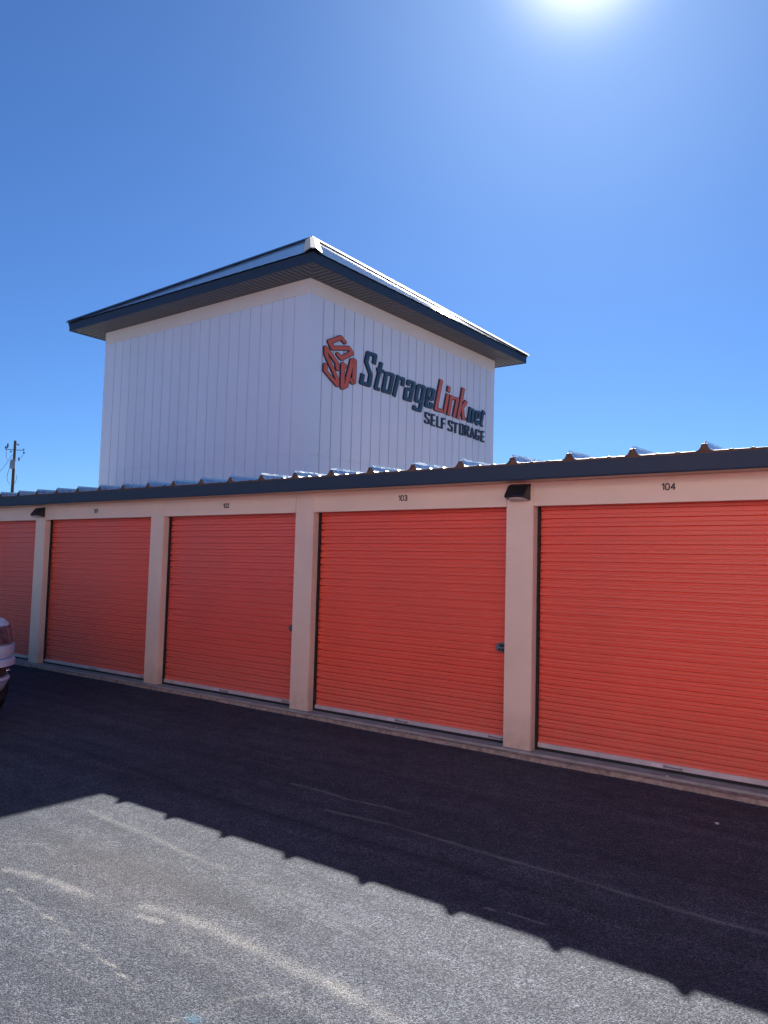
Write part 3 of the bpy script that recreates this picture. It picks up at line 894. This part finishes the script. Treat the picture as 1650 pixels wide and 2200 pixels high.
tube(bm, fc + Vector((0, 0, 10.72)), fc + Vector((0, 0, 10.79)), 0.25, 0.25, 16)
obj("transformer", bm, GREYM, pole)
bm = bmesh.new(); p = ux * 0.42 + Vector((0, 0, 10.75)); tube(bm, p, p + Vector((0.02, 0, 0.32)), 0.08, 0.05, 8)
p = ux * 0.25 + Vector((0, 0, 12.2)); tube(bm, p + ux * -0.1 + Vector((0, 0, 0.1)), p + ux * 0.15, 0.05, 0.05, 8)
obj("cutout_switch", bm, PORC, pole)
def curve_tube(name, pts, r, M, parent):
    bm = bmesh.new()
    P = [Vector(p) for p in pts]
    res = []
    for i in range(len(P) - 1):
        p0 = P[max(i - 1, 0)]; p1 = P[i]; p2 = P[i + 1]; p3 = P[min(i + 2, len(P) - 1)]
        for t in range(6):
            t_ = t / 6
            res.append(0.5 * ((2 * p1) + (p2 - p0) * t_ + (2 * p0 - 5 * p1 + 4 * p2 - p3) * t_ ** 2 + (3 * p1 - p0 - 3 * p2 + p3) * t_ ** 3))
    res.append(P[-1])
    for a, b2 in zip(res[:-1], res[1:]): tube(bm, a, b2, r, n=5, caps=False)
    return obj(name, bm, M, parent)
zz = lambda s, z: tuple(ux * s - uy * 0.1 + Vector((0, 0, z)))
curve_tube("cable", [zz(-0.68, 12.2), zz(-0.72, 11.3), zz(-0.62, 10.9), zz(-0.42, 10.6)], 0.018, WIRE, pole)
curve_tube("cable", [zz(-0.30, 10.6), zz(-0.36, 9.9), zz(-0.50, 9.4), zz(-0.46, 8.9), zz(-0.20, 8.5)], 0.02, WIRE, pole)
curve_tube("cable", [zz(0.86, 11.3), zz(0.60, 10.95), zz(0.45, 10.8)], 0.014, WIRE, pole)
curve_tube("cable", [zz(0.36, 9.4), zz(0.38, 9.1), zz(0.20, 8.6)], 0.018, WIRE, pole)
curve_tube("service_wire", [zz(-0.15, 11.3), zz(-0.9, 10.1), zz(-2.1, 8.9), zz(-6.0, 6.7)], 0.016, WIRE, pole)

# ---------------------------------------------------------------- bare tree far left
tree = empty("bare_tree", (-60.6, 22.2, G))
tag(tree, "leafless bushy tree at the far left edge beyond the roof", "tree")
def branch(bm, p, d, L, r, lvl):
    q = p + d * L
    tube(bm, p, q, r, r * 0.65, 6 if lvl < 2 else 4, caps=False)
    if lvl >= 5: return
    for _ in range(3 if lvl < 4 else 2):
        nd = (d + Vector((random.uniform(-0.75, 0.75), random.uniform(-0.75, 0.75), random.uniform(-0.15, 0.5)))).normalized()
        branch(bm, q, nd, L * random.uniform(0.62, 0.85), r * 0.6, lvl + 1)
bm = bmesh.new(); tube(bm, (0, 0, 0), (0.05, 0, 2.4), 0.22, 0.17, 10, caps=False); obj("trunk", bm, BARK, tree)
bm = bmesh.new()
for a in range(5):
    an = a * 1.257
    branch(bm, Vector((0.05, 0, 2.35)), Vector((math.cos(an) * 0.55, math.sin(an) * 0.55, 0.9)).normalized(), 1.6, 0.09, 1)
obj("crown", bm, BARK, tree)

# ---------------------------------------------------------------- pickup at the left edge
car = empty("parked_car", (-4.56, -3.45, G), 0)
tag(car, "white vehicle nose with dark wraparound headlight poking in at the left edge", "vehicle")
def outline(xf, xr, hw, rf, rr, n=10):
    pts = []
    for i in range(n + 1):
        a = math.pi / 2 * i / n                      # front-left corner, from nose to side
        pts.append((xf - rf[0] + rf[0] * math.cos(a) ** 0.85, hw - rf[1] + rf[1] * math.sin(a) ** 0.85))
    for i in range(n + 1):
        a = math.pi / 2 * i / n
        pts.append((xr + rr - rr * math.sin(a), hw - rr + rr * math.cos(a)))
    full = pts + [(x, -y) for x, y in reversed(pts)]
    return full
def stack(name, levels, M, parent, smooth=True, cap=True):
    bm = bmesh.new(); rings = []
    for z, xf, xr, hw, rf, rr in levels:
        rings.append([bm.verts.new((x, y, z)) for x, y in outline(xf, xr, hw, rf, rr)])
    for a, c_ in zip(rings[:-1], rings[1:]):
        for i in range(len(a)):
            j = (i + 1) % len(a); bm.faces.new((a[i], a[j], c_[j], c_[i]))
    if cap:
        bm.faces.new(rings[0][::-1]); bm.faces.new(rings[-1])
    o = obj(name, bm, M, parent, smooth=False)
    if smooth:
        for p in o.data.polygons: p.use_smooth = p.area < 0.5
        try: o.data.set_sharp_from_angle(angle=math.radians(38))
        except Exception: pass
    return o
RF = (0.85, 0.62)
stack("body", [
    (0.74, -0.035, -4.60, 0.93, RF, 0.25), (0.755, -0.02, -4.62, 0.945, RF, 0.25), (0.80, 0.0, -4.65, 0.955, RF, 0.25), (0.88, -0.005, -4.65, 0.955, RF, 0.25),
    (0.885, -0.06, -4.65, 0.93, (0.85, 0.62), 0.25), (1.085, -0.12, -4.64, 0.915, (0.85, 0.62), 0.25),
    (1.09, -0.09, -4.64, 0.92, RF, 0.25), (1.12, -0.11, -4.63, 0.91, RF, 0.25), (1.15, -0.17, -4.62, 0.88, (0.8, 0.6), 0.25),
    (1.185, -0.45, -4.55, 0.80, (0.7, 0.55), 0.25), (1.20, -0.9, -4.45, 0.70, (0.6, 0.5), 0.25)], CARW, car)
stack("front_bumper", [
    (0.34, -0.20, -3.2, 0.86, (0.8, 0.6), 0.2), (0.37, -0.10, -3.25, 0.90, RF, 0.2), (0.50, -0.02, -3.3, 0.925, RF, 0.2), (0.525, -0.03, -3.3, 0.92, RF, 0.2),
    (0.528, -0.075, -3.3, 0.90, RF, 0.2), (0.645, -0.075, -3.3, 0.90, RF, 0.2), (0.648, -0.01, -3.3, 0.935, RF, 0.2), (0.66, 0.02, -3.3, 0.955, RF, 0.2), (0.72, 0.02, -3.3, 0.955, RF, 0.2), (0.735, -0.02, -3.3, 0.94, RF, 0.2)], CARW, car)
# dark slot for the fog lamps and the lower grille
stack("lower_grille", [(0.53, -0.068, -0.95, 0.905, RF, 0.2), (0.642, -0.068, -0.95, 0.905, RF, 0.2)], BLACK, car, cap=True)
# headlights: shells hugging the body corner
def corner_shell(name, z0, z1, xf0, xf1, hw0, hw1, i0, i1, M, sgn, parent, out=0.006):
    bm = bmesh.new(); rings = []
    for z, xf, hw in ((z0, xf0, hw0), ((z0 + z1) / 2, (xf0 + xf1) / 2 + 0.012, (hw0 + hw1) / 2 + 0.008), (z1, xf1, hw1)):
        pts = outline(xf + out, -4.6, hw + out, RF, 0.25, n=20)[i0:i1]
        rings.append([bm.verts.new((x, y * sgn, z)) for x, y in pts])
    for a, c_ in zip(rings[:-1], rings[1:]):
        for i in range(len(a) - 1): bm.faces.new((a[i], a[i + 1], c_[i + 1], c_[i]))
    return obj(name, bm, M, parent, smooth=True)
for sg in (1, -1):
    h_ = corner_shell("headlight", 0.90, 1.082, -0.035, -0.09, 0.94, 0.925, 2, 19, HLAMP, sg, car)
    bm = bmesh.new()
    for yy in (0.52, 0.68):
        bmesh.ops.create_uvsphere(bm, u_segments=14, v_segments=8, radius=0.05, matrix=Matrix.Translation((-0.16 - (yy - 0.52) * 0.6, yy * sg, 0.985)))
    obj("headlight_bulb", bm, CHROME, h_, smooth=True)
    bm = bmesh.new(); bmesh.ops.create_uvsphere(bm, u_segments=12, v_segments=8, radius=0.028, matrix=Matrix.Translation((-0.16, 0.70 * sg, 0.60)))
    obj("fog_lamp", bm, CHROME, car, smooth=True)
bm = bmesh.new(); box(bm, -0.06, -0.42, 0.90, 0.008, 0.42, 1.07, 0.02); gr = obj("grille", bm, BLACK, car)
bm = bmesh.new()
for z in (0.93, 0.975, 1.02): box(bm, 0.006, -0.40, z, 0.016, 0.40, z + 0.015)
obj("grille_bar", bm, CHROME, gr)
# cabin
stack("cabin_glass", [(1.17, -1.25, -4.35, 0.84, (0.5, 0.35), 0.3), (1.45, -1.62, -4.25, 0.77, (0.45, 0.32), 0.3), (1.68, -1.98, -4.10, 0.68, (0.4, 0.3), 0.3)], GLASS, car)
stack("roof", [(1.675, -1.94, -4.14, 0.70, (0.4, 0.3), 0.3), (1.72, -2.02, -4.08, 0.67, (0.4, 0.3), 0.3), (1.75, -2.2, -3.95, 0.60, (0.4, 0.3), 0.3)], CARW, car)
for sg in (1, -1):
    for x0_, x1_ in ((-1.36, -2.04), (-2.75, -2.80), (-4.26, -4.02)):
        bm = bmesh.new(); tube(bm, (x0_, sg * 0.825, 1.18), (x1_, sg * 0.685, 1.70), 0.035, n=8)
        obj("pillar", bm, CARW, car)
    bm = bmesh.new(); bmesh.ops.create_uvsphere(bm, u_segments=14, v_segments=10, radius=0.1, matrix=Matrix.Translation((-1.55, sg * 1.02, 1.22)) @ Matrix.Diagonal((0.6, 1.1, 0.75, 1)))
    obj("mirror", bm, CARW, car, smooth=True)
    boxobj("door_handle", (-2.55, sg * 0.95 - 0.012, 1.0, -2.38, sg * 0.95 + 0.03, 1.025), CARW, car, bev=0.005)
    boxobj("tail_light", (-4.67, min(sg * 0.62, sg * 0.86), 0.9, -4.60, max(sg * 0.62, sg * 0.86), 1.1), REDL, car, bev=0.02)
    boxobj("sill", (-3.3, min(sg * 0.90, sg * 0.94), 0.34, -1.4, max(sg * 0.90, sg * 0.94), 0.75), CARW, car, bev=0.02)
boxobj("underbody", (-4.55, -0.80, 0.25, -0.35, 0.80, 0.735), RUBBER, car)
boxobj("rear_bumper", (-4.70, -0.90, 0.40, -4.25, 0.90, 0.738), CARW, car, bev=0.04)
for x_ in (-0.92, -3.72):
    for sg in (1, -1):
        bm = bmesh.new()
        prof = [(0.20, -0.11), (0.33, -0.125), (0.365, -0.10), (0.375, -0.05), (0.375, 0.05), (0.365, 0.10), (0.33, 0.125), (0.20, 0.11)]
        n_ = 32; rr_ = []
        for i in range(n_):
            a = 2 * math.pi * i / n_
            rr_.append([bm.verts.new((x_ + r * math.cos(a), sg * 0.83 + w, 0.375 + r * math.sin(a))) for r, w in prof])
        for i in range(n_):
            a_, c_ = rr_[i], rr_[(i + 1) % n_]
            for j in range(len(prof) - 1): bm.faces.new((a_[j], a_[j + 1], c_[j + 1], c_[j]))
        w_ = obj("wheel", bm, TYRE, car, smooth=True)
        bm = bmesh.new()
        tube(bm, (x_, sg * 0.86 - 0.08, 0.375), (x_, sg * 0.86 + 0.08, 0.375), 0.205, n=24)
        obj("rim", bm, STEEL, w_)

# ---------------------------------------------------------------- pebbles
for i, (x, y, z, r, lab) in enumerate(((2.318, -0.952, G, 0.012, "small yellowish pebble alone on the shaded asphalt below door 104"), (1.668, -0.047, 0.0, 0.012, "pale pebble on the concrete ledge under door 104"), (-1.33, -0.04, 0.0, 0.011, "white pebble on the concrete ledge under door 103"))):
    bm = bmesh.new(); bmesh.ops.create_icosphere(bm, subdivisions=2, radius=r, matrix=Matrix.Translation((0, 0, r * 0.6)) @ Matrix.Diagonal((1.3, 1, 0.7, 1)))
    for v in bm.verts: v.co *= 1 + random.uniform(-0.1, 0.1)
    tag(obj("pebble", bm, PEB, off=(x, y, z)), lab, "pebble", "pebbles in front of the doors")
